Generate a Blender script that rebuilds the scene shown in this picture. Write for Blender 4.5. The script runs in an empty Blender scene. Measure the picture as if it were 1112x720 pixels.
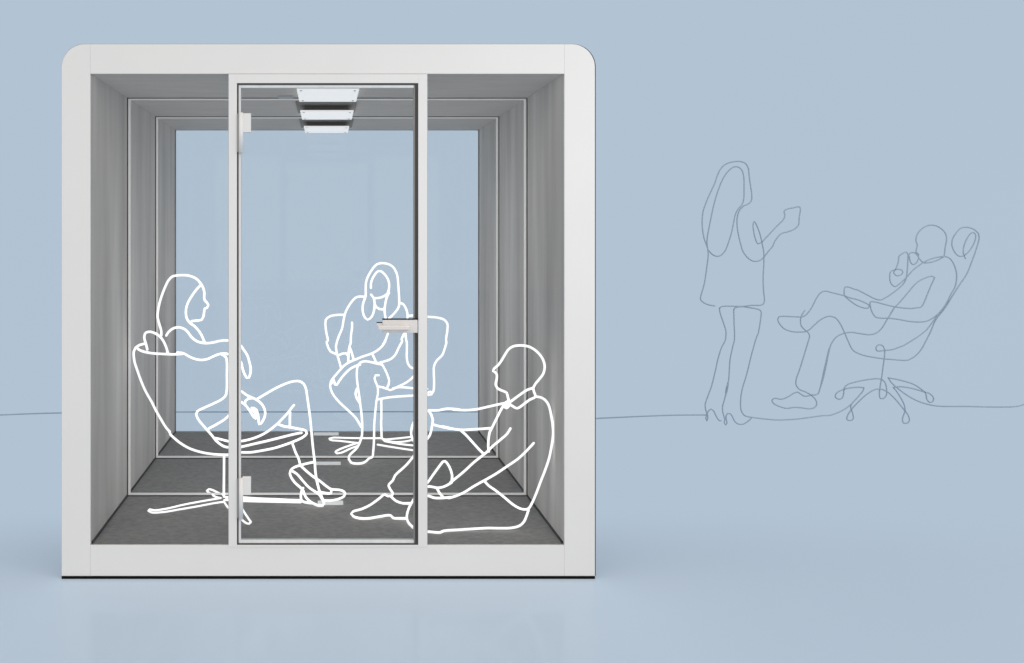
import bpy, bmesh, math, random
from mathutils import Vector
random.seed(4)
sc = bpy.context.scene
COL = sc.collection

# ------------------------------------------------------------------ measures
PPM = 257.0                      # drawing units per metre on the pod's front
U0, V0 = 354.6, 250.0            # drawing units straight ahead of the eye
EYE = (628.5 - V0) / PPM         # eye height over the studio floor
DIST = 3.3                       # eye to pod front
DEPTH = 1.848                    # pod front to pod rear

def X(u): return (u - U0) / PPM
def Z(v): return EYE - (v - V0) / PPM
def P(u, v, d):                  # drawing units -> a point at depth d behind the pod front
    k = (DIST + d) / DIST / PPM
    return Vector(((u - U0) * k, d, EYE - (v - V0) * k))
FLOOR_Z = Z(592.0)               # carpet level inside the pod
CEIL_Z = Z(80.0)
def on_floor(u, v, z=FLOOR_Z):
    d = (EYE - z) * PPM * DIST / (v - V0) - DIST
    return P(u, v, d)

# ------------------------------------------------------------------ materials
def lin(c):
    def f(s):
        s /= 255.0
        return s / 12.92 if s <= 0.04045 else ((s + 0.055) / 1.055) ** 2.4
    return tuple(f(s) for s in c) + (1.0,)
BLUE = lin((178, 195, 212))
FRONT_LIGHT = (1.22, 1.135, 1.05, 1.0)

def mat(name, rgb, rough=0.5, metal=0.0, spec=0.4, emit=0.0, emit_rgb=None, noise=None, bump=0.0):
    """noise = (scale xyz, amount, detail)"""
    m = bpy.data.materials.new(name); m.use_nodes = True
    nt = m.node_tree; b = nt.nodes['Principled BSDF']
    b.inputs['Base Color'].default_value = (*rgb, 1)
    b.inputs['Roughness'].default_value = rough
    b.inputs['Metallic'].default_value = metal
    b.inputs['Specular IOR Level'].default_value = spec
    if emit:
        b.inputs['Emission Color'].default_value = (*(emit_rgb or rgb), 1)
        b.inputs['Emission Strength'].default_value = emit
    if noise:
        tc = nt.nodes.new('ShaderNodeTexCoord'); mp = nt.nodes.new('ShaderNodeMapping')
        mp.inputs['Scale'].default_value = noise[0]
        nz = nt.nodes.new('ShaderNodeTexNoise'); nz.inputs['Scale'].default_value = 1.0
        nz.inputs['Detail'].default_value = noise[2]
        nt.links.new(tc.outputs['Object'], mp.inputs['Vector'])
        nt.links.new(mp.outputs['Vector'], nz.inputs['Vector'])
        mr = nt.nodes.new('ShaderNodeMapRange')
        mr.inputs['From Min'].default_value = 0.25; mr.inputs['From Max'].default_value = 0.75
        mr.inputs['To Min'].default_value = 1 - noise[1]; mr.inputs['To Max'].default_value = 1 + noise[1]
        nt.links.new(nz.outputs['Fac'], mr.inputs['Value'])
        vm = nt.nodes.new('ShaderNodeVectorMath'); vm.operation = 'SCALE'
        vm.inputs[0].default_value = rgb
        nt.links.new(mr.outputs['Result'], vm.inputs['Scale'])
        nt.links.new(vm.outputs['Vector'], b.inputs['Base Color'])
        if bump:
            bp = nt.nodes.new('ShaderNodeBump'); bp.inputs['Strength'].default_value = bump
            bp.inputs['Distance'].default_value = 0.002
            nt.links.new(nz.outputs['Fac'], bp.inputs['Height'])
            nt.links.new(bp.outputs['Normal'], b.inputs['Normal'])
    return m

M = {}
M['white'] = mat('white_lacquer', (0.768, 0.776, 0.78), 0.45, spec=0.3, noise=((3, 3, 3), 0.012, 3))
M['shell'] = mat('grey_side_panel', (0.045, 0.045, 0.05), 0.6, noise=((2, 2, 2), 0.02, 3))
M['edge'] = mat('dark_edge_seal', (0.035, 0.042, 0.05), 0.5)
M['trim'] = mat('white_joint_trim', (0.9, 0.9, 0.89), 0.4, emit=0.17, emit_rgb=(1, 1, 1))  # glow added to make the trim read brighter, it is no lamp
M['black'] = mat('black_rubber', (0.006, 0.006, 0.006), 0.7, spec=0.05)
M['gasket'] = mat('dark_gasket', (0.05, 0.05, 0.048), 0.5)
M['felt'] = mat('grey_felt', (0.74, 0.713, 0.69), 0.95, spec=0.1, noise=((4, 5.2, 0.5), 0.27, 9), bump=0.4)
M['ceiling_felt'] = mat('ceiling_felt', (0.79, 0.75, 0.715), 0.95, spec=0.1, noise=((5, 22, 5), 0.05, 6), bump=0.2)
M['carpet'] = mat('charcoal_carpet', (0.355, 0.347, 0.340), 0.98, spec=0.05, noise=((38, 60, 38), 0.16, 9), bump=0.6)
M['alu'] = mat('pale_aluminium', (0.765, 0.785, 0.80), 0.4, 0.0, noise=((40, 40, 4), 0.05, 2))
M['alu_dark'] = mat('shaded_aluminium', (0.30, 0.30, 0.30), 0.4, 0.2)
M['handle'] = mat('satin_silver', (0.74, 0.72, 0.71), 0.35, 0.1, noise=((2, 60, 60), 0.04, 2))
M['lamp'] = mat('lamp_diffuser', (0.8, 0.8, 0.8), 0.5, emit=0.55, emit_rgb=(1, 1, 1))
M['line_white'] = mat('white_line', (0.92, 0.92, 0.92), 0.6, spec=0.1, emit=0.8, emit_rgb=(1, 1, 1))  # added glow brings the drawn lines up to white
M['line_grey'] = mat('slate_line', (0.35, 0.452, 0.552), 0.8, spec=0.0, noise=((0.6, 0.6, 0.6), 0.08, 2))
M['reflection_bar'] = mat('reflection_bar_grey', (0.58, 0.57, 0.56), 0.45, 0.1, noise=((30, 30, 30), 0.04, 2))  # grey of a bar standing in for a glass reflection

def glass_mat():
    m = bpy.data.materials.new('clear_glass'); m.use_nodes = True
    nt = m.node_tree; nt.nodes.clear()
    o = nt.nodes.new('ShaderNodeOutputMaterial'); mx = nt.nodes.new('ShaderNodeMixShader')
    tr = nt.nodes.new('ShaderNodeBsdfTransparent'); tr.inputs['Color'].default_value = (0.985, 0.99, 0.99, 1)
    gl = nt.nodes.new('ShaderNodeBsdfGlossy'); gl.inputs['Roughness'].default_value = 0.02
    fr = nt.nodes.new('ShaderNodeFresnel'); fr.inputs['IOR'].default_value = 1.22
    nt.links.new(fr.outputs[0], mx.inputs[0]); nt.links.new(tr.outputs[0], mx.inputs[1])
    nt.links.new(gl.outputs[0], mx.inputs[2]); nt.links.new(mx.outputs[0], o.inputs[0])
    return m
M['glass'] = glass_mat()

def backdrop_mat():              # even light put into the colour as glow, no lamp behind it
    m = bpy.data.materials.new('glowing_blue_backdrop'); m.use_nodes = True
    nt = m.node_tree; b = nt.nodes['Principled BSDF']
    b.inputs['Base Color'].default_value = (0, 0, 0, 1); b.inputs['Specular IOR Level'].default_value = 0
    b.inputs['Roughness'].default_value = 1
    tc = nt.nodes.new('ShaderNodeTexCoord'); nz = nt.nodes.new('ShaderNodeTexNoise')
    nz.inputs['Scale'].default_value = 0.35; nz.inputs['Detail'].default_value = 4
    nt.links.new(tc.outputs['Object'], nz.inputs['Vector'])
    mr = nt.nodes.new('ShaderNodeMapRange')
    mr.inputs['To Min'].default_value = 0.985; mr.inputs['To Max'].default_value = 1.015
    nt.links.new(nz.outputs['Fac'], mr.inputs['Value'])
    b.inputs['Emission Color'].default_value = BLUE
    nt.links.new(mr.outputs['Result'], b.inputs['Emission Strength'])
    return m
M['backdrop'] = backdrop_mat()
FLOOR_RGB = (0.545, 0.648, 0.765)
def floor_mat():                 # blue glow mixed in towards the wall evens out seam and pod shade
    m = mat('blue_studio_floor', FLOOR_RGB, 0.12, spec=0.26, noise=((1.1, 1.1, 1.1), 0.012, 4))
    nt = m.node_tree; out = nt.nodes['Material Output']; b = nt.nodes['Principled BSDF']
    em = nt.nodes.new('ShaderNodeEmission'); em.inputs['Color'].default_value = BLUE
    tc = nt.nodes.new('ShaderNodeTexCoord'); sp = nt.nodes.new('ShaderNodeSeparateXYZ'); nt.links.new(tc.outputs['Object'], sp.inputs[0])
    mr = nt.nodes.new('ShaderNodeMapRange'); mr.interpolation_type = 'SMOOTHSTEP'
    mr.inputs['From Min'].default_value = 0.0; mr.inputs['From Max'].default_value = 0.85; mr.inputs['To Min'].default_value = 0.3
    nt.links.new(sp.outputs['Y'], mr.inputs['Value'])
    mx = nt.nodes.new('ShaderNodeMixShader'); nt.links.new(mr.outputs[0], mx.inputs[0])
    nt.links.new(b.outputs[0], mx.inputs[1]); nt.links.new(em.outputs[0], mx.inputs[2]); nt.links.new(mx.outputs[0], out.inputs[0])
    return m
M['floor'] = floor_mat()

# ------------------------------------------------------------------ helpers
class MB:
    def __init__(self): self.bm = bmesh.new(); self.mi = 0; self.mats = []
    def use(self, m):
        if m not in self.mats: self.mats.append(m)
        self.mi = self.mats.index(m); return self
    def face(self, vs, smooth=False):
        try:
            f = self.bm.faces.new(vs); f.material_index = self.mi; f.smooth = smooth; return f
        except ValueError: return None
    def box(self, x0, x1, y0, y1, z0, z1, bevel=0.0):
        x0, x1 = sorted((x0, x1)); y0, y1 = sorted((y0, y1)); z0, z1 = sorted((z0, z1))
        v = [self.bm.verts.new((x, y, z)) for x in (x0, x1) for y in (y0, y1) for z in (z0, z1)]
        fs = [self.face([v[i] for i in q]) for q in
              ((0, 1, 3, 2), (4, 6, 7, 5), (0, 4, 5, 1), (2, 3, 7, 6), (0, 2, 6, 4), (1, 5, 7, 3))]
        if bevel:
            es = list({e for f in fs for e in f.edges})
            r = bmesh.ops.bevel(self.bm, geom=es, offset=bevel, segments=2, affect='EDGES', profile=0.5)
            for f in r['faces']: f.material_index = self.mi
        return self
    def ring(self, outer, inner, y0, y1):
        """prism in depth: closed outline 'outer' with hole 'inner' (lists of (x,z), same length)"""
        n = len(outer)
        L = {}
        for key, pts in (('o', outer), ('i', inner)):
            for y in (y0, y1):
                L[key, y] = [self.bm.verts.new((x, y, z)) for x, z in pts]
        for k in range(n):
            j = (k + 1) % n
            self.face([L['o', y0][k], L['o', y0][j], L['i', y0][j], L['i', y0][k]])
            self.face([L['o', y1][k], L['i', y1][k], L['i', y1][j], L['o', y1][j]])
            self.face([L['o', y0][k], L['o', y1][k], L['o', y1][j], L['o', y0][j]])
            self.face([L['i', y0][k], L['i', y0][j], L['i', y1][j], L['i', y1][k]])
        return self
    def tube(self, pts, r, sides=8):
        n = len(pts)
        T = []
        for i in range(n):
            a = pts[max(i - 1, 0)]; b = pts[min(i + 1, n - 1)]
            t = (b - a)
            T.append(t.normalized() if t.length > 1e-9 else (T[-1] if T else Vector((1, 0, 0))))
        N = T[0].cross(Vector((0, 1, 0)))
        if N.length < 1e-4: N = T[0].cross(Vector((1, 0, 0)))
        N.normalize()
        rings = []
        def ring(c, N, t, rr):
            B = t.cross(N)
            return [self.bm.verts.new(c + (N * math.cos(2 * math.pi * k / sides) + B * math.sin(2 * math.pi * k / sides)) * rr) for k in range(sides)]
        for i in range(n):
            t = T[i]
            N = N - t * N.dot(t)
            if N.length < 1e-5: N = t.cross(Vector((0.3, 1, 0.2)))
            N.normalize()
            if i == 0: rings.append(ring(pts[0] - t * r * 0.7, N, t, r * 0.6))
            rings.append(ring(pts[i], N, t, r))
            if i == n - 1: rings.append(ring(pts[i] + t * r * 0.7, N, t, r * 0.6))
        for a, b in zip(rings, rings[1:]):
            for k in range(sides):
                j = (k + 1) % sides
                self.face([a[k], a[j], b[j], b[k]], True)
        self.face(list(reversed(rings[0]))); self.face(rings[-1])
        return self
    def build(self, name, m=None, parent=None, origin=None):
        me = bpy.data.meshes.new(name)
        bmesh.ops.recalc_face_normals(self.bm, faces=self.bm.faces)
        o = Vector(origin) if origin is not None else (parent_loc(parent) if parent else Vector((0, 0, 0)))
        for v in self.bm.verts: v.co -= o
        self.bm.to_mesh(me); self.bm.free()
        for mm in (self.mats or [m]): me.materials.append(mm)
        ob = bpy.data.objects.new(name, me); COL.objects.link(ob)
        if parent is not None:
            ob.parent = parent
            ob.location = o - parent_loc(parent)
        else: ob.location = o
        return ob

def parent_loc(p):
    l = Vector((0, 0, 0))
    while p is not None: l = l + p.location; p = p.parent
    return l

def tag(o, label=None, cat=None, group=None, kind=None):
    if label: o['label'] = label
    if cat: o['category'] = cat
    if group: o['group'] = group
    if kind: o['kind'] = kind
    return o
def empty(name, loc, label, cat, group=None):
    o = bpy.data.objects.new(name, None); COL.objects.link(o); o.location = loc
    o.empty_display_size = 0.1
    return tag(o, label, cat, group)

def spline(pts, step=2.2):
    """smooth (centripetal Catmull-Rom) line through 2D/3D points"""
    pts = [Vector(p) for p in pts]
    if len(pts) < 3: return pts
    q = [pts[0]]
    for p in pts[1:]:
        if (p - q[-1]).length > 0.05: q.append(p)
    pts = q
    ext = [pts[0] * 2 - pts[1]] + pts + [pts[-1] * 2 - pts[-2]]
    out = [pts[0]]
    for i in range(1, len(ext) - 2):
        p0, p1, p2, p3 = ext[i - 1:i + 3]
        t0 = 0; t1 = t0 + max((p1 - p0).length, 1e-4) ** .5
        t2 = t1 + max((p2 - p1).length, 1e-4) ** .5; t3 = t2 + max((p3 - p2).length, 1e-4) ** .5
        n = max(1, int((p2 - p1).length / step))
        for k in range(1, n + 1):
            t = t1 + (t2 - t1) * k / n
            a1 = p0 * ((t1 - t) / (t1 - t0)) + p1 * ((t - t0) / (t1 - t0))
            a2 = p1 * ((t2 - t) / (t2 - t1)) + p2 * ((t - t1) / (t2 - t1))
            a3 = p2 * ((t3 - t) / (t3 - t2)) + p3 * ((t - t2) / (t3 - t2))
            b1 = a1 * ((t2 - t) / (t2 - t0)) + a2 * ((t - t0) / (t2 - t0))
            b2 = a2 * ((t3 - t) / (t3 - t1)) + a3 * ((t - t1) / (t3 - t1))
            out.append(b1 * ((t2 - t) / (t2 - t1)) + b2 * ((t - t1) / (t2 - t1)))
    return out

# each sheet of the line drawings has its own origin and scale
SHEETS = {'A': (130, 280), 'C': (130, 370), 'D': (130, 470), 'E': (240, 400), 'F': (240, 480),
          'G': (340, 275), 'H': (340, 370), 'I': (340, 430), 'J': (480, 365), 'K': (480, 450),
          'L': (370, 490), 'M': (740, 165), 'N': (740, 265), 'O': (740, 365), 'Q': (830, 290),
          'R': (890, 370), 'S': (930, 235), 'T': (980, 300), 'U': (1000, 360), 'W': (0, 0)}
SCALE = {'T': 7.2, 'U': 6.0, 'W': 1.0}
def stroke(text):
    """'A 312,585 312,550 C 10,20' -> list of (u, v)"""
    out = []; sheet = None
    for w in text.split():
        if w in SHEETS: sheet = w; continue
        x, y = w.split(',')
        s = SCALE.get(sheet, 6.925); ox, oy = SHEETS[sheet]
        out.append((ox + float(x) / s, oy + float(y) / s))
    return out

def stand_depth(v):              # where the carpet lies for a line at height v
    return (EYE - FLOOR_Z) * PPM * DIST / max(v - V0, 1.0) - DIST

def wires(name, strokes, depth, r_units, parent, m, floor=False, label=None):
    mb = MB()
    for s in strokes:
        s, rf = s if isinstance(s, tuple) else (s, 1.0)
        pl = spline(stroke(s))
        pts = []
        for u, v in ((p[0], p[1]) for p in pl):
            if floor:
                k = on_floor(u, v); rr = r_units * (DIST + k.y) / DIST / PPM
                pts.append(k + Vector((0, 0, rr * 0.6)))
            else:
                pts.append(P(u, v, min(depth(u, v), stand_depth(v + r_units))))
        d = sum(p.y for p in pts) / len(pts)
        mb.tube(pts, rf * r_units * (DIST + d) / DIST / PPM)
    o = mb.build(name, m, parent)
    if label: o['label'] = label
    return o
def smooth(a, b, x):
    t = min(1, max(0, (x - a) / (b - a))); return t * t * (3 - 2 * t)

# ------------------------------------------------------------------ the setting
WALL_V = 466.0
WALL_D = EYE * PPM * DIST / (WALL_V - V0) - DIST       # depth of the backdrop behind the pod front
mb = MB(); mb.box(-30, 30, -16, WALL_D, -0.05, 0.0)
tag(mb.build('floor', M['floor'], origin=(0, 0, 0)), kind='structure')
mb = MB(); mb.box(-30, 30, WALL_D + 0.001, WALL_D + 0.06, -0.05, 14)
tag(mb.build('backdrop', M['backdrop'], origin=(0, WALL_D, 0)), kind='structure')

# ------------------------------------------------------------------ the pod
pod = empty('meeting_pod', (0, 0, 0), 'white framed glass meeting pod with grey felt interior standing on the blue floor', 'meeting pod')
XL, XR, ZT, ZB = X(67), X(646), Z(48), Z(626)          # fascia outside
IL, IR = X(98), X(613)                                 # opening
R = 25 / PPM
def rounded(xl, xr, zb, zt, r, n=14):
    pts = [(xl, zb)]
    for k in range(n + 1):
        a = math.pi - k * math.pi / 2 / n
        pts.append((xl + r + r * math.cos(a), zt - r + r * math.sin(a)))
    for k in range(n + 1):
        a = math.pi / 2 - k * math.pi / 2 / n
        pts.append((xr - r + r * math.cos(a), zt - r + r * math.sin(a)))
    pts.append((xr, zb)); return pts
def hole_for(n, xl, xr, zb, zt):
    return [(xl, zb)] + [(xl, zt)] * (n + 1) + [(xr, zt)] * (n + 1) + [(xr, zb)]

# front fascia: two full-height posts and two rails between them, each its own board
def post_outline(side):
    n = 14
    if side < 0:
        x0, x1 = XL, IL - 0.0003
        pts = [(x0, ZB)] + [(x0 + R + R * math.cos(math.pi - k * math.pi / 2 / n), ZT - R + R * math.sin(math.pi - k * math.pi / 2 / n)) for k in range(n + 1)]
        return pts + [(x1, ZT), (x1, ZB)]
    x0, x1 = IR + 0.0003, XR
    pts = [(x1, ZB)] + [(x1 - R + R * math.cos(k * math.pi / 2 / n), ZT - R + R * math.sin(k * math.pi / 2 / n)) for k in range(n + 1)]
    return pts + [(x0, ZT), (x0, ZB)]
for s in (-1, 1):
    mb = MB(); pts = post_outline(s)
    f0 = [mb.bm.verts.new((x, 0.0, z)) for x, z in pts]; f1 = [mb.bm.verts.new((x, 0.006, z)) for x, z in pts]
    mb.face(f0); mb.face(list(reversed(f1)))
    for k in range(len(pts)):
        j = (k + 1) % len(pts); mb.face([f0[k], f0[j], f1[j], f1[k]])
    mb.build('front_post', M['white'], pod)
mb = MB(); mb.box(IL + 0.0003, IR - 0.0003, 0, 0.006, CEIL_Z, ZT); mb.build('top_rail', M['white'], pod)
mb = MB(); mb.box(IL + 0.0003, IR - 0.0003, 0, 0.006, ZB, FLOOR_Z); mb.build('bottom_rail', M['white'], pod)

# shell behind the fascia: dark outer skin, shows as a thin dark edge
E0, E1 = 0.0024, 0.0058
mb = MB(); mb.ring(rounded(XL - E0, XR + E1, ZB, ZT + 0.0022, R), hole_for(14, IL - 0.03, IR + 0.03, FLOOR_Z - 0.03, CEIL_Z + 0.03), 0.0182, DEPTH + 0.02)
mb.build('outer_shell', M['shell'], pod)
mb = MB(); mb.ring(rounded(XL - E0, XR + E1, ZB, ZT + 0.0022, R), rounded(XL + 0.01, XR - 0.01, ZB, ZT - 0.01, R - 0.01), 0.0063, 0.018)
mb.build('edge_seal', M['edge'], pod)
mb = MB(); mb.box(XL, XR, -0.002, DEPTH, 0.0, ZB + 0.0022); mb.build('plinth', M['black'], pod)

# felt lining in three bays, joints between them covered by pale ring trims
J = [0.0066, (515 / 434.0 - 1) * DIST, (515 / 373.0 - 1) * DIST, DEPTH]
for a, b in zip(J, J[1:]):
    for s in (-1, 1):
        xi = IL if s < 0 else IR
        mb = MB(); mb.box(xi, xi + s * 0.02, a, b, FLOOR_Z, CEIL_Z + 0.0005)
        mb.build('wall_panel', M['felt'], pod)
    mb = MB(); mb.box(IL - 0.02, IR + 0.02, a, b, CEIL_Z + 0.001, CEIL_Z + 0.022); mb.build('ceiling_panel', M['ceiling_felt'], pod)
    mb = MB(); mb.box(IL - 0.02, IR + 0.02, a, b, FLOOR_Z - 0.024, FLOOR_Z - 0.0005); mb.build('carpet', M['carpet'], pod)
def quad_ring(mb, inset, y0, y1, back=0.004):
    o = [(IL - back, FLOOR_Z - back), (IL - back, CEIL_Z + back), (IR + back, CEIL_Z + back), (IR + back, FLOOR_Z - back)]
    i = [(IL + inset, FLOOR_Z + inset * 0.8), (IL + inset, CEIL_Z - inset * .55), (IR - inset, CEIL_Z - inset * .55), (IR - inset, FLOOR_Z + inset * 0.8)]
    return mb.ring(o, i, y0, y1)
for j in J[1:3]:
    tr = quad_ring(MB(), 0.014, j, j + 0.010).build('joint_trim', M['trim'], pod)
    quad_ring(MB(), 0.004, j - 0.009, j - 0.0006, 0.003).build('gasket', M['gasket'], tr)
# skirting shadow joint where felt meets carpet
for s in (-1, 1):
    xi = IL if s < 0 else IR
    mb = MB()
    for a, b in zip(J, J[1:]):
        mb.box(xi - s * 0.0002, xi - s * 0.006, a + 0.012, b - 0.0095 if b < DEPTH else b, FLOOR_Z - 0.0003, FLOOR_Z + 0.009)
    mb.build('skirting', M['gasket'], pod)
# rear frame and rear glass
mb = MB(); mb.ring(rounded(XL, XR, ZB, ZT, R), hole_for(14, IL + 0.001, IR - 0.001, FLOOR_Z + 0.001, CEIL_Z - 0.001), DEPTH + 0.0205, DEPTH + 0.026)
mb.build('rear_frame', M['white'], pod)
mb = MB(); mb.box(IL, IR, DEPTH + 0.0002, DEPTH + 0.008, FLOOR_Z - 0.012, CEIL_Z + 0.012); mb.build('rear_glass', M['glass'], pod)
for a, b in ((IL + 0.0003, IL + 0.007), (IR - 0.007, IR - 0.0003)):
    mb = MB(); mb.box(a, b, DEPTH - 0.006, DEPTH - 0.0005, FLOOR_Z, CEIL_Z); mb.build('rear_seal', M['alu_dark'], pod)

# door frame between the two side lights
DL0, DL1, DR0, DR1 = X(248.3), X(257.3), X(454.2), X(464.0)
for a, b in ((DL0, DL1), (DR0, DR1)):
    mb = MB(); mb.box(a, b, -0.003, 0.02, Z(593.6), CEIL_Z - 0.0022); mb.build('door_post', M['white'], pod)
mb = MB(); mb.box(DL1 + 0.0003, DR0 - 0.0003, -0.003, 0.02, Z(90.3), CEIL_Z - 0.0022); mb.build('door_head', M['white'], pod)
mb = MB(); mb.box(DL1 + 0.0003, DR0 - 0.0003, -0.003, 0.0, Z(593.6), Z(591.6)); mb.build('door_sill', M['white'], pod)
mb = MB()
g = 0.0004
mb.box(DL1 + g, X(258.9), 0.002, 0.03, Z(591.9), Z(90.5))
mb.box(X(450.9), DR0 - g, 0.002, 0.03, Z(591.9), Z(90.5))
mb.box(X(258.9) + g, X(450.9) - g, 0.002, 0.03, Z(91.9), Z(90.5))
mb.box(X(258.9) + g, X(450.9) - g, 0.002, 0.03, Z(591.9), Z(590.5))
mb.build('door_seal', M['gasket'], pod)
# side lights
for a, b in ((IL + 0.0004, DL0 - 0.002), (DR1 + 0.002, IR - 0.0004)):
    mb = MB(); mb.box(a if a > IL + 0.01 else a - 0.008, b if b < IR - 0.01 else b + 0.008, 0.008, 0.016, FLOOR_Z - 0.012, CEIL_Z + 0.012); mb.build('side_glass', M['glass'], pod)
mb = MB(); mb.box(DL0 - 0.0017, DL0 - 0.0001, 0.004, 0.018, FLOOR_Z + .001, CEIL_Z - .002); mb.box(DR1 + 0.0001, DR1 + 0.0017, 0.004, 0.018, FLOOR_Z + .001, CEIL_Z - .002)
mb.build('glass_seal', M['gasket'], pod)
# the door leaf
door = MB()
door.use(M['alu'])
a, b, t, z = X(258.95), X(450.85), Z(92.0), Z(590.4)
door.box(a, X(261.3), 0.006, 0.026, z, t)
door.box(X(261.3), X(449.4), 0.006, 0.026, Z(94.9), t)
door.box(X(261.3), X(449.4), 0.006, 0.026, z, Z(587.4))
door.use(M['alu_dark']); door.box(X(449.4), b, 0.006, 0.026, z, t)
door = door.build('door', None, pod)
mb = MB(); mb.box(X(261.3) - .004, X(449.4) + .0025, 0.012, 0.020, Z(587.4) - .006, Z(94.9) + .006); mb.build('door_glass', M['glass'], door)
def cyl(mb, x, y, z0, z1, r, n=20):
    vs = [[mb.bm.verts.new((x + r * math.cos(2 * math.pi * k / n), y + r * math.sin(2 * math.pi * k / n), zz)) for k in range(n)] for zz in (z0, z1)]
    for k in range(n):
        j = (k + 1) % n; mb.face([vs[0][k], vs[0][j], vs[1][j], vs[1][k]], True)
    mb.face(list(reversed(vs[0]))); mb.face(vs[1])
for v0, v1, w0, w1 in ((122.6, 166.2, 123.4, 144.0), (518.6, 563.0, 517.4, 537.0)):
    mb = MB(); mb.use(M['white'])
    cyl(mb, X(262.0), -0.008, Z(v1), Z(v0), 2.3 / PPM)
    mb.box(X(263.4), X(272.6), -0.010, 0.0055, Z(w1), Z(w0), 0.0015)
    mb.use(M['alu_dark']); mb.box(X(257.5), X(260.2), -0.006, 0.004, Z(v1 - 1), Z(v0 + 1), 0.001)
    mb.build('hinge', None, door)
mb = MB(); mb.use(M['handle'])
mb.box(X(415.4), X(453.3), -0.008, 0.0055, Z(361.2), Z(347.0), 0.0012)
mb.box(X(410.0), X(443), -0.034, -0.022, Z(357.6), Z(352.6), 0.004)
mb.box(X(437), X(444), -0.030, -0.0082, Z(357.8), Z(353.0), 0.003)
mb.box(X(409.4), X(415.2), -0.004, 0.0055, Z(353.6), Z(350.6), 0.0005)
mb.use(M['black']); mb.box(X(415.0), X(453.6), -0.009, 0.0055, Z(346.9), Z(345.9)); mb.box(X(409.0), X(415.0), -0.005, 0.0055, Z(350.5), Z(349.8))
mb.build('door_handle', None, door)

# ceiling lamps with the soft-edged dark panels between them
zl = CEIL_Z - 0.030
def lamp(u0, u1, d0, d1):
    k = (DIST + d0) / DIST / PPM
    x0, x1 = (u0 - U0) * k, (u1 - U0) * k
    o = MB().box(x0, x1, d0, d1, zl, zl + 0.007, 0.0012).build('ceiling_lamp', M['lamp'], pod)
    for x in (x0 + .018, x1 - .018):
        for y in (d0 + .035, d1 - .035):
            mb = MB(); cyl(mb, x, y, zl - 0.0015, zl - 0.0002, 0.0062, 12); mb.build('screw', M['gasket'], o)
    mb = MB(); mb.box(x0 + .03, x1 - .03, d0 + .03, d1 - .03, zl + .0072, CEIL_Z + .0005); mb.build('lamp_housing', M['gasket'], o)
lamp(322.2, 390.0, 0.200, 0.540); lamp(326.0, 384.0, 0.850, 1.158); lamp(330.0, 379.2, 1.478, 1.772)
def dark_panel_mat():  # dark in the middle, fading to grey at the edges
    m = mat('dark_panel', (0.02, 0.02, 0.02), 0.9, spec=0.05)
    nt = m.node_tree; b = nt.nodes['Principled BSDF']
    tc = nt.nodes.new('ShaderNodeTexCoord'); sp = nt.nodes.new('ShaderNodeSeparateXYZ'); nt.links.new(tc.outputs['Generated'], sp.inputs[0])
    def edge(o, w):
        s = nt.nodes.new('ShaderNodeMath'); s.operation = 'SUBTRACT'; nt.links.new(o, s.inputs[0]); s.inputs[1].default_value = 0.5
        ab = nt.nodes.new('ShaderNodeMath'); ab.operation = 'ABSOLUTE'; nt.links.new(s.outputs[0], ab.inputs[0])
        mr = nt.nodes.new('ShaderNodeMapRange'); mr.interpolation_type = 'SMOOTHSTEP'
        mr.inputs['From Min'].default_value = 0.5 - w; mr.inputs['From Max'].default_value = 0.5
        mr.inputs['To Min'].default_value = 1; mr.inputs['To Max'].default_value = 0
        nt.links.new(ab.outputs[0], mr.inputs['Value']); return mr.outputs[0]
    mu = nt.nodes.new('ShaderNodeMath'); mu.operation = 'MULTIPLY'
    nt.links.new(edge(sp.outputs[0], 0.16), mu.inputs[0]); nt.links.new(edge(sp.outputs[1], 0.3), mu.inputs[1])
    mx = nt.nodes.new('ShaderNodeMix'); mx.data_type = 'RGBA'
    mx.inputs[6].default_value = (0.36, 0.352, 0.34, 1); mx.inputs[7].default_value = (0.03, 0.03, 0.03, 1)
    nt.links.new(mu.outputs[0], mx.inputs[0]); nt.links.new(mx.outputs[2], b.inputs['Base Color'])
    return m
M['soft_panel'] = dark_panel_mat()
for u0, u1, d0, d1 in ((321.0, 387.5, 0.70, 1.06), (325.0, 384.0, 1.32, 1.68)):
    k = (DIST + d0) / DIST / PPM
    mb = MB(); mb.box((u0 - U0) * k, (u1 - U0) * k, d0, d1, CEIL_Z - 0.0085, CEIL_Z + 0.0005)
    mb.build('dark_panel', M['soft_panel'], pod)
# short pale bars added in place of reflections in the glass
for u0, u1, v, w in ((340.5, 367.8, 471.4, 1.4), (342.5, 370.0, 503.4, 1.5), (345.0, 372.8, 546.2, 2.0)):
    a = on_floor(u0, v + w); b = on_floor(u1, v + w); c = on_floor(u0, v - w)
    mb = MB(); mb.box(a.x, b.x, a.y, c.y, FLOOR_Z - 0.0005, FLOOR_Z + 0.003); mb.build('floor_reflection', M['trim'], pod)
k = CEIL_Z - EYE; d = k * PPM * DIST / (V0 - 105.2) - DIST
mb = MB(); p = P(302, 105.2, d); q = P(318.5, 105.2, d); mb.box(p.x, q.x, d - .03, d + .03, CEIL_Z - 0.003, CEIL_Z + 0.0005); mb.build('ceiling_reflection', M['reflection_bar'], pod)

# ------------------------------------------------------------------ white line figures inside the pod
LW = M['line_white']
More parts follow.
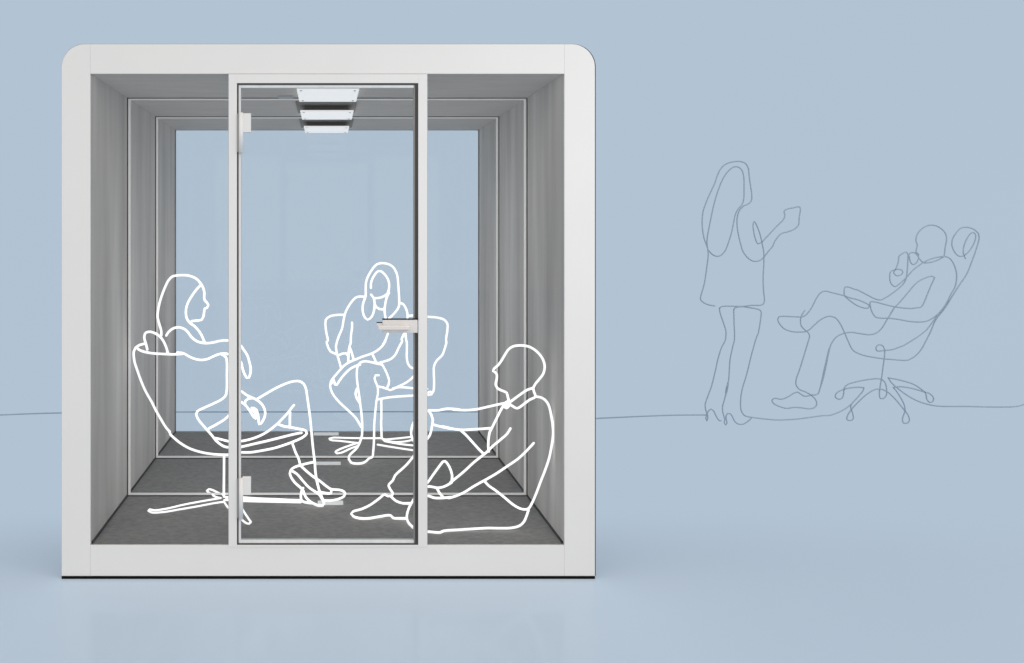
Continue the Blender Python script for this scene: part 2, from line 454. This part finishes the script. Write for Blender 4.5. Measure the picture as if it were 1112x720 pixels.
# --- woman in the shell chair
dw = lambda u, v: 0.60 - 0.142 * smooth(455, 548, v)
f = on_floor(345, 549.5)
w1 = empty('person', (P(300, 500, .5).x, 0.5, FLOOR_Z), 'white outline drawing of a long haired woman in heels sitting in the shell chair', 'person', 'outline people inside the pod')
R1 = 1.32
wires('body', [
    'A 615,200 628,225 637,265 635,300 640,320 655,335 667,355 655,378 640,380 636,400 630,440 618,465 590,472 545,475 530,487',
    'A 522,480 530,492 560,512 595,550 620,590 637,632',
    'E 275,228 340,190 420,145 500,110 550,97 590,97 620,115 638,150 648,210 658,280 670,370 680,470 688,560 698,650 F 703,130 705,150 710,220 720,290 735,350 752,400 772,450',
    'E 535,560 560,630 F 585,130 595,170',
    'D 715,40 745,45 803,60 E 100,556 150,548 220,533 290,508 350,475 420,420 470,370 510,325 535,292 549,276',
    'E 150,170 200,205 260,232 300,262 325,300 333,340 322,380 300,415 286,420 283,385 278,345', ('E 278,345 268,312 250,297 228,297', .8), ('E 228,297 240,318 256,342 266,362', .75), 'E 268,372 262,378 245,365 220,325 195,290 170,265 150,252',
    'E 180,270 183,245 205,228 240,224', ('E 246,300 261,325 270,365', .75),
    'E 150,252 C 860,510 803,580 735,625 670,660'], dw, R1, w1, LW)
wires('hair', ['A 312,585 312,550 295,490 284,440 288,395 305,320 335,235 370,165 400,138 440,132 485,130 535,138 580,160 615,200',
               'A 615,200 580,235 540,290 510,345 498,395 500,440 512,470 528,490'], dw, R1, w1, LW)
wires('blouse', ['A 350,585 365,560 400,532 440,522 475,530 505,550 535,590 565,618 600,635 645,642 700,637 750,625 803,621 860,630 905,655 935,695 C 960,110 975,160 985,205 982,250 972,278 955,280 940,255 925,215 908,155 860,115 803,98 760,98 710,115 660,138 610,145 560,135 520,118 480,95 432,88',
                 'C 765,102 785,112 800,128 806,160 806,250 804,380 795,415 760,445 700,475 640,502 585,530 575,550 590,590 630,640 665,680 700,720 D 720,55 755,85 785,103 803,108 830,110 E 120,596 155,590 250,568 350,545 450,520 550,495 607,484'], dw, R1, w1, LW, label='blouse and skirt outline')
wires('shoe', ['F 700,150 640,163 595,175 555,188 525,210 517,235 530,270 560,310 600,345 620,370 630,400 655,435 690,460 735,478 765,478 775,460 755,420 730,375',
               'F 530,215 570,240 610,285 660,340 710,375 745,400',
               'F 595,175 650,225 700,265 740,290 790,330 830,355 870,358 910,365 935,385 925,408 880,430 830,440 775,440',
               'F 830,355 828,385 790,385 755,378', 'F 618,345 605,370 600,410 603,440 640,455 690,460'], dw, R1, w1, LW)
dc = lambda u, v: 0.61
c1 = empty('shell_chair', (on_floor(243, 538.6).x, 0.61, FLOOR_Z), 'white outline of a bucket shell chair under the long haired woman', 'chair', 'outline chairs inside the pod')
wires('seat_shell', ['A 190,645 150,655 120,675 108,700 C 105,85 105,110 112,160 135,230 160,300 195,380 240,460 270,520 310,590 350,655 385,695 D 370,0 410,40 460,80 520,115 590,140 660,155 730,163 803,165 830,164 E 110,633 150,632 220,632 300,620 400,600 480,575 560,545 620,515 645,490 640,470 600,458 530,445 470,435 430,420',
                     'C 125,48 145,68 190,85 250,95 330,100 400,103 470,100', 'E 520,330 518,380 518,436'], dc, R1, c1, LW)
wires('cushion', ['A 208,690 195,640 184,600 188,575 200,560 225,555 260,565 300,590 325,620 345,660 358,700 C 362,95'], dc, R1, c1, LW)
wires('post', ['D 785,165 784,300 783,474'], dc, R1, c1, LW)
for s in (['D 783,476 740,455 700,435 670,428 655,440 680,460 720,485 760,495'],
          ['D 760,495 700,505 600,522 480,545 350,575 260,587 225,580 215,590 240,603 330,600 450,580 580,558 700,535 785,522'],
          ['D 783,485 850,490 F 165,420 280,428 400,433 500,438 610,441', 'D 785,510 850,512 F 165,448 300,452 450,455 600,458', 'F 165,434 300,440 450,444 600,449'],
          ['D 785,522 810,560 F 110,540 155,585 180,608 210,620 225,605 210,585 180,540 155,500 120,460 D 800,500']):
    wires('base_leg', s, None, R1 * .78, c1, LW, floor=True)

# --- woman in the armchair at the back
dm = lambda u, v: 1.60 - 0.446 * smooth(400, 500, v)
w2 = empty('person', (P(405, 500, 1.3).x, 1.3, FLOOR_Z), 'white outline drawing of a woman facing us with crossed legs in the armchair', 'person', 'outline people inside the pod')
R2 = 1.22
wires('body', [
    'G 435,262 435,230 445,195 465,160 490,135 510,135 535,155 560,190 572,230 570,270 560,300 535,322 500,335 464,338',
    'H 545,0 520,40 480,75 430,100 370,120 310,145 265,165 225,195 190,235 155,275 132,310 128,340 140,385 165,425 210,475 270,530 320,580 345,620 362,648',
    'H 150,285 160,310 165,332 178,332 195,305 230,260 275,215 320,190 355,180', 'H 140,320 148,300 162,316',
    'H 335,188 330,220 328,260 335,330 345,400 355,480 365,560 370,640 368,700 I 368,290 355,340 330,390 300,420 275,445 268,475 285,500 320,508 370,505 400,490 420,470 445,460 452,420 458,330 460,220 468,120 478,30 H 487,400 485,345 470,310 462,280 470,260 495,260',
    'H 330,360 318,400 332,440 352,470', 'G 563,600 550,640 525,690 H 545,0'], dm, R2, w2, LW)
wires('hair', ['G 435,310 455,335 462,370 460,420 450,460 430,490 410,500 390,485 375,445 372,405 380,365 395,325 395,270 398,220 410,180 435,135 465,95 495,77 535,75 570,83 600,102 622,135 635,175 640,230 645,300 648,360 645,400 625,435 595,468 572,490',
               'G 572,295 555,330 545,370 538,420 540,460 546,492'], dm, R2, w2, LW)
wires('jacket', ['G 385,328 350,325 318,335 290,365 260,410 240,455 228,510 218,565 195,620 178,670 H 172,40 180,100 195,150 210,207',
                 'G 293,520 293,560 285,620 282,680 H 278,30 268,80 264,155', 'H 272,50 280,60 292,95 305,142', 'H 195,108 220,97 248,95 258,108',
                 'G 650,370 680,385 700,420 710,455 710,487', 'G 465,385 475,405 500,420 535,422', 'G 695,590 700,650 H 705,10 705,70 705,130 715,175 735,200 765,215 768,250 745,280 700,315 640,345 600,365 578,372 555,360 568,330 572,300 560,260 540,215 520,180',
                 'G 692,590 665,650 H 670,0 645,50 615,110 580,140 520,160 480,171', 'H 445,100 460,130 475,165',
                 'H 335,190 355,165 390,155 430,160 480,172 520,180'], dm, R2, w2, LW, label='jacket and skirt outline')
da = lambda u, v: 1.655
c2 = empty('armchair', (on_floor(415, 477).x, 1.655, FLOOR_Z), 'white outline of a wide backed armchair on a star base, furthest back on the carpet', 'chair', 'outline chairs inside the pod')
wires('backrest', ['G 235,462 170,465 125,475 95,500 92,530 98,590 110,660 H 102,5 115,55 130,80 177,102', 'G 715,470 770,468 870,478 940,485 985,500 1010,530 1010,580 1000,650 H 1003,10 990,60 970,110 930,150 910,190 908,250 910,320 905,380 890,405 868,408 860,390 885,383'], da, R2, c2, LW)
wires('seat', ['H 485,345 520,350 555,362', 'H 600,360 640,350 770,358 860,362', 'H 485,442 560,428 640,420 770,412 868,408'], da, R2, c2, LW)
wires('post', ['H 513,440 513,600 I 512,180 515,318'], da, R2, c2, LW)
for s in (['I 515,320 530,330 620,325 740,312', 'I 530,338 620,352 700,345 745,335'], ['I 540,345 650,365 765,378'], ['I 485,370 560,383 680,402 770,415'],
          ['I 515,322 355,322 240,320 150,318 122,325 130,335 200,342 290,353 335,358'], ['I 345,355 280,375 200,405 168,425 180,437 210,432 280,400 340,378']):
    wires('base_leg', s, None, R2 * .85, c2, LW, floor=True)

# --- man sitting on the carpet
dman = lambda u, v: 0.305 - 0.15 * smooth(438, 468, u)
w3 = empty('person', (P(540, 577, .155).x, .155, FLOOR_Z), 'white outline drawing of a bald man in a collared shirt sitting on the carpet', 'person', 'outline people inside the pod')
R3 = 1.32
wires('body', [
    'J 685,390 705,355 735,320 760,285 772,240 765,190 740,145 700,105 650,78 590,70 535,77 500,100 470,145 440,195 415,225 390,245 383,262 400,272 412,290 410,330 402,365 415,390 450,410 485,425 495,460 507,492',
    'L 725,280 740,310 772,347', 'L 835,235 780,265 730,275 665,265 615,275 595,305 620,330 665,337 700,350 760,352 830,345',
    'I 870,112 890,145 900,185 895,215 888,260 878,295', 'I 870,108 810,140 765,185 745,225 737,270 742,310 760,345'], dman, R3, w3, LW)
wires('shirt', ['J 685,390 640,405 580,445 520,490', 'J 685,390 692,420 703,455 660,478 610,515 565,543 520,520 495,508',
                'I 870,108 940,108 1010,95 1108,104 J 80,552 170,557 260,550 350,530 430,512 470,505',
                'I 900,215 980,235 1050,248 J 0,678 80,697 150,705 250,700 370,692',
                'J 470,510 440,560 400,640 370,700 K 360,130 350,180 348,250 352,280',
                'J 703,455 740,460 775,480 800,515 815,565 828,640 K 820,0 832,80 835,150 825,230 805,330 775,420 740,510 710,590 680,660 650,708 620,715 580,705 530,675 470,625 400,570 350,535 322,505',
                'K 515,105 490,145 440,190 380,240 340,280 310,305 240,360 170,425 110,475 60,515', 'K 690,215 640,270 570,335 490,390 400,450 330,490 240,540 160,590 100,615 50,630'], dman, R3, w3, LW)
wires('tie', ['J 470,505 495,488 512,503 485,542 462,520 470,505', 'J 478,520 492,510'], dman, R3, w3, LW)
wires('trousers', ['L 665,220 700,170 740,115 770,78 785,75 810,105 830,150 838,190 835,220', 'K 140,120 180,155 230,210 280,265 316,300',
                   'I 878,295 830,360 770,435 700,520 615,600 600,635 570,665 L 360,260 375,290 392,315 385,335',
                   'L 378,340 410,370 460,390 530,392', 'L 665,220 610,285 560,345 535,385 510,435 497,490 505,530 530,560 560,583 610,600 665,605 750,610 770,600 900,590 1108,578 W 540,573.6 556,573.2 564,571 569,566.5 574,554'], dman, R3, w3, LW)
wires('shoe', ['L 385,336 355,338 330,325 290,355 220,405 150,437 95,452 78,470 95,490 150,505 210,505 290,492 375,483 395,502 440,505 495,505'], dman, R3, w3, LW)

# ------------------------------------------------------------------ grey line drawings on the backdrop
LG = M['line_grey']
KW = (DIST + WALL_D) / DIST / PPM
def wall_lines(name, strokes, parent, hw=0.72, layer=0):
    mb = MB()
    for n, s in enumerate(strokes):
        pts = [P(p[0], p[1], WALL_D) + Vector((0, -0.0004 * (n % 5) - layer * 0.0015, 0)) for p in spline(stroke(s), 1.6)]
        mb.tube(pts, hw * KW, 6)
    return mb.build(name, LG, parent)
def at_wall(u, v): return P(u, v, WALL_D)
w4 = empty('person', at_wall(790, 461), 'grey line drawing of a standing woman in a short dress and heels', 'person', 'grey line people on the backdrop')
wall_lines('body', ['M 468,405 500,392 523,372 530,330 522,270 512,200 505,130',
    'M 470,404 440,435 422,480 418,540 428,620 450,710 N 460,50 490,95 520,120 550,130 580,127 615,105 650,60 690,10 M 700,675 750,615 800,600 850,580 880,550 885,500 890,415 840,420 795,430 772,445 778,480 765,510 710,565 650,630 600,680 575,690 555,650 542,590 540,540 548,520 560,540 585,600 600,655 613,720',
    'N 285,480 290,515 315,590 335,660 333,700 O 330,30 300,90 275,170 255,260 225,380 195,460 178,510', 'N 393,490 395,580 398,720 O 385,80 365,180 357,300 345,400 325,470 308,530',
    'O 350,345 335,400 330,450 325,470', 'N 460,470 540,483 580,492 598,505 595,570 575,680 O 568,0 530,130 490,290 455,410 445,490 450,560 475,597 522,610'], w4)
wall_lines('hair', ['N 200,40 185,0 M 170,650 158,580 155,520 162,450 185,380 215,310 250,235 270,175 300,120 340,88 400,72 450,73 485,90 505,130',
    'M 194,720 192,660 205,580 225,480 245,390 275,290 310,205 350,145 395,112 430,115 455,140 468,190 470,280 468,350 455,395 425,430 405,470 392,530 375,610 350,690 N 340,25 325,55 295,85 265,92 235,80 200,45'], w4, layer=1)
wall_lines('dress', ['N 197,35 200,80 190,170 170,300 145,390 142,415 165,440 205,457 250,465', 'M 612,715 N 618,70 618,150 613,240 615,340 622,430 612,452 590,460 530,460 460,468 380,467 320,467 295,472 285,485', 'N 460,470 415,475 397,482 393,495'], w4, layer=2)
wall_lines('shoe', ['O 178,510 180,545 190,585 183,620 190,638 198,620 195,580 205,560 222,548 240,560 260,600 285,635 298,636'], w4, layer=1)
wall_lines('shoe', ['O 308,530 310,570 325,625 322,655 332,668 342,655 335,620 335,600 345,582 365,582 380,600 400,640 425,660 460,662 500,640 524,618'], w4, layer=1)

w5 = empty('person', at_wall(880, 443), 'grey line drawing of a reclining man with crossed legs, hand raised', 'person', 'grey line people on the backdrop')
wall_lines('body', ['S 660,300 668,230 678,170 668,125 635,90 590,68 540,68 490,95 455,140 448,185 458,215 450,250 448,268 468,285 465,305 480,325 500,348',
    'S 465,300 440,275 410,272 395,285 398,310 410,350 428,363 445,355 468,318', 'S 388,288 375,268 345,280 320,300 315,340 300,385 285,410 280,425 300,445 330,442 350,420 340,402 305,398 275,405 255,420 250,460 260,505 290,528 320,510 375,460 430,400 500,348',
    'Q 600,215 640,230 700,245 760,270 790,290 780,308 740,305 690,285 640,250 600,215'], w5)
wall_lines('shirt', ['S 388,285 385,350 380,420 372,470 350,510 280,570 220,610 180,628 140,620 80,590 0,550 Q 690,170 630,150 605,152 600,170 600,212',
    'S 500,348 545,325 600,308 660,300', 'S 510,350 560,345 610,328 660,302', 'S 660,302 690,308 720,340 745,400 752,450 T 410,80 380,135 330,230 280,290 230,330 180,352 120,357 60,353 0,343 Q 1020,395 940,385 870,383 835,375 805,330 795,290 795,262 830,262 900,280 1000,302 1108,311 S 440,688 485,680 505,650 530,590 555,530 580,475 587,460 560,450 510,465 450,500 380,580 310,660 Q 980,300 950,345'], w5, layer=1)
wall_lines('trousers', ['Q 600,215 560,205 500,190 455,180 420,195 390,235 360,295 330,340 300,368 275,375', 'Q 300,487 330,475 380,430 430,390 480,370 530,380 565,420 600,490 630,560 665,625 720,655 760,667',
    'Q 303,325 280,360 270,400 275,440 300,470 325,490 338,515 325,570 O 930,110 890,240 860,330 860,365 885,400 930,418 970,440', 'R 0,360 20,300 50,170 Q 480,650 500,580 540,525 590,500 650,490 720,500 790,508 840,495 880,460 920,395 980,300', 'O 1108,92 1085,190 1060,300 1040,390 1022,435 990,442 975,446'], w5, layer=2)
wall_lines('shoe', ['Q 275,375 200,372 130,370 105,375 98,395 115,430 150,465 210,485 260,488 300,487'], w5, layer=3)
wall_lines('shoe', ['O 970,440 1005,475 1015,510 1000,535 960,545 900,538 840,535 790,542 740,530 690,505 678,485 695,467 750,473 800,455 840,430 870,420 895,435 920,450 955,448 985,440'], w5, layer=3)

c3 = empty('office_chair', at_wall(957, 459), 'grey line drawing of a high backed swivel chair under the reclining man', 'chair')
wall_lines('headrest', ['S 820,318 805,280 805,240 820,190 845,145 875,120 895,135 895,170 875,220 840,270 800,298 770,298 740,270 718,215 725,165 750,125 785,88 830,82 880,95 915,125'], c3)
wall_lines('seat_shell', ['S 915,125 922,160 905,230 870,330 830,430 T 440,75 380,170 330,250 260,340 220,430 180,510 140,580 90,630 40,655 0,657 Q 1000,698 900,690 800,675 760,667', 'T 300,270 240,350 190,415 130,465 60,510 0,545 R 620,40 550,65 490,73'], c3, layer=1)
wall_lines('post', ['R 490,73 430,75 425,50 445,30 475,38 488,65 488,120 478,190 468,270 455,350 450,410 458,435 480,435 502,410 505,370 490,310 465,290'], c3)
for n, s in enumerate(('R 465,288 430,285 360,292 270,310 210,330 185,355 180,400 170,430 145,440 118,425 122,400 150,378 210,358 280,350 332,352',
          'R 332,352 325,375 280,430 240,475 232,500 250,555 250,590 225,600 203,590 210,560 235,520 290,460 350,405 420,365 470,365',
          'R 470,365 510,385 560,430 635,520 665,560 675,600 660,618 630,618 622,590 640,530 638,490 610,430 570,370 552,350',
          'R 552,350 600,345 680,355 770,380 830,400 855,430 850,455 825,463 805,440 795,395 750,355 700,325 600,295 515,278')):
    wall_lines('base_leg', [s], c3, layer=1 + n % 2)
gl = wall_lines('ground_line', ['W -60,451.5 0,450.6 30,449.4 66,448.4 120,447.6 200,447.4 320,447.3 520,447.3 600,449 640,454.6 655,454 690,452.4 720,451.2 740,450.7 767,450.6',
    'O 522,610 620,622 720,630 850,625 960,612 1060,598 R 80,560 160,530 210,500 234,478', 'R 515,278 540,315 590,360 650,405 730,450 820,480 900,492 1000,494 1108,494 U 450,491 600,490 640,485 672,475 W 1125,436'], None)
tag(gl, 'thin grey wavy ground line drawn along the backdrop behind the pod', 'drawn line')

# ------------------------------------------------------------------ light: an evenly lit studio
w = bpy.data.worlds.new('World'); sc.world = w; w.use_nodes = True
nt = w.node_tree; bg = nt.nodes['Background']
tc = nt.nodes.new('ShaderNodeTexCoord'); sp = nt.nodes.new('ShaderNodeSeparateXYZ'); nt.links.new(tc.outputs['Generated'], sp.inputs[0])
mr = nt.nodes.new('ShaderNodeMapRange'); mr.inputs['From Min'].default_value = -0.02; mr.inputs['From Max'].default_value = 0.02
nt.links.new(sp.outputs['Y'], mr.inputs['Value'])
mx = nt.nodes.new('ShaderNodeMix'); mx.data_type = 'RGBA'
mx.inputs[6].default_value = FRONT_LIGHT; mx.inputs[7].default_value = BLUE
nt.links.new(mr.outputs[0], mx.inputs[0]); nt.links.new(mx.outputs[2], bg.inputs['Color'])
bg.inputs['Strength'].default_value = 1.0

def area(name, loc, target, size, power, color=(1, 1, 1)):
    l = bpy.data.lights.new(name, 'AREA'); l.shape = 'SQUARE'; l.size = size; l.energy = power; l.color = color
    o = bpy.data.objects.new(name, l); COL.objects.link(o); o.location = loc
    o.rotation_euler = (Vector(target) - Vector(loc)).to_track_quat('-Z', 'Y').to_euler(); return o
sb = area('softbox', (4.2, -2.4, 3.3), (1.1, 0, 1.6), 1.2, 4.6); sb.data.spread = math.radians(45)

# ------------------------------------------------------------------ camera
cam = bpy.data.cameras.new('camera'); co = bpy.data.objects.new('camera', cam); COL.objects.link(co)
co.location = (0, -DIST, EYE); co.rotation_euler = (math.pi / 2, 0, 0)
cam.sensor_fit = 'HORIZONTAL'; cam.sensor_width = 36; cam.lens = PPM * DIST / 1112 * 36
cam.shift_x = (556 - U0) / 1112; cam.shift_y = (V0 - 360) / 1112
cam.clip_start = 0.05; cam.clip_end = 200
sc.camera = co
sc.view_settings.view_transform = 'Standard'; sc.view_settings.look = 'None'; sc.view_settings.exposure = 0
sc.cycles.transparent_max_bounces = 24; sc.cycles.max_bounces = 10; sc.cycles.diffuse_bounces = 6
sc.cycles.use_denoising = True
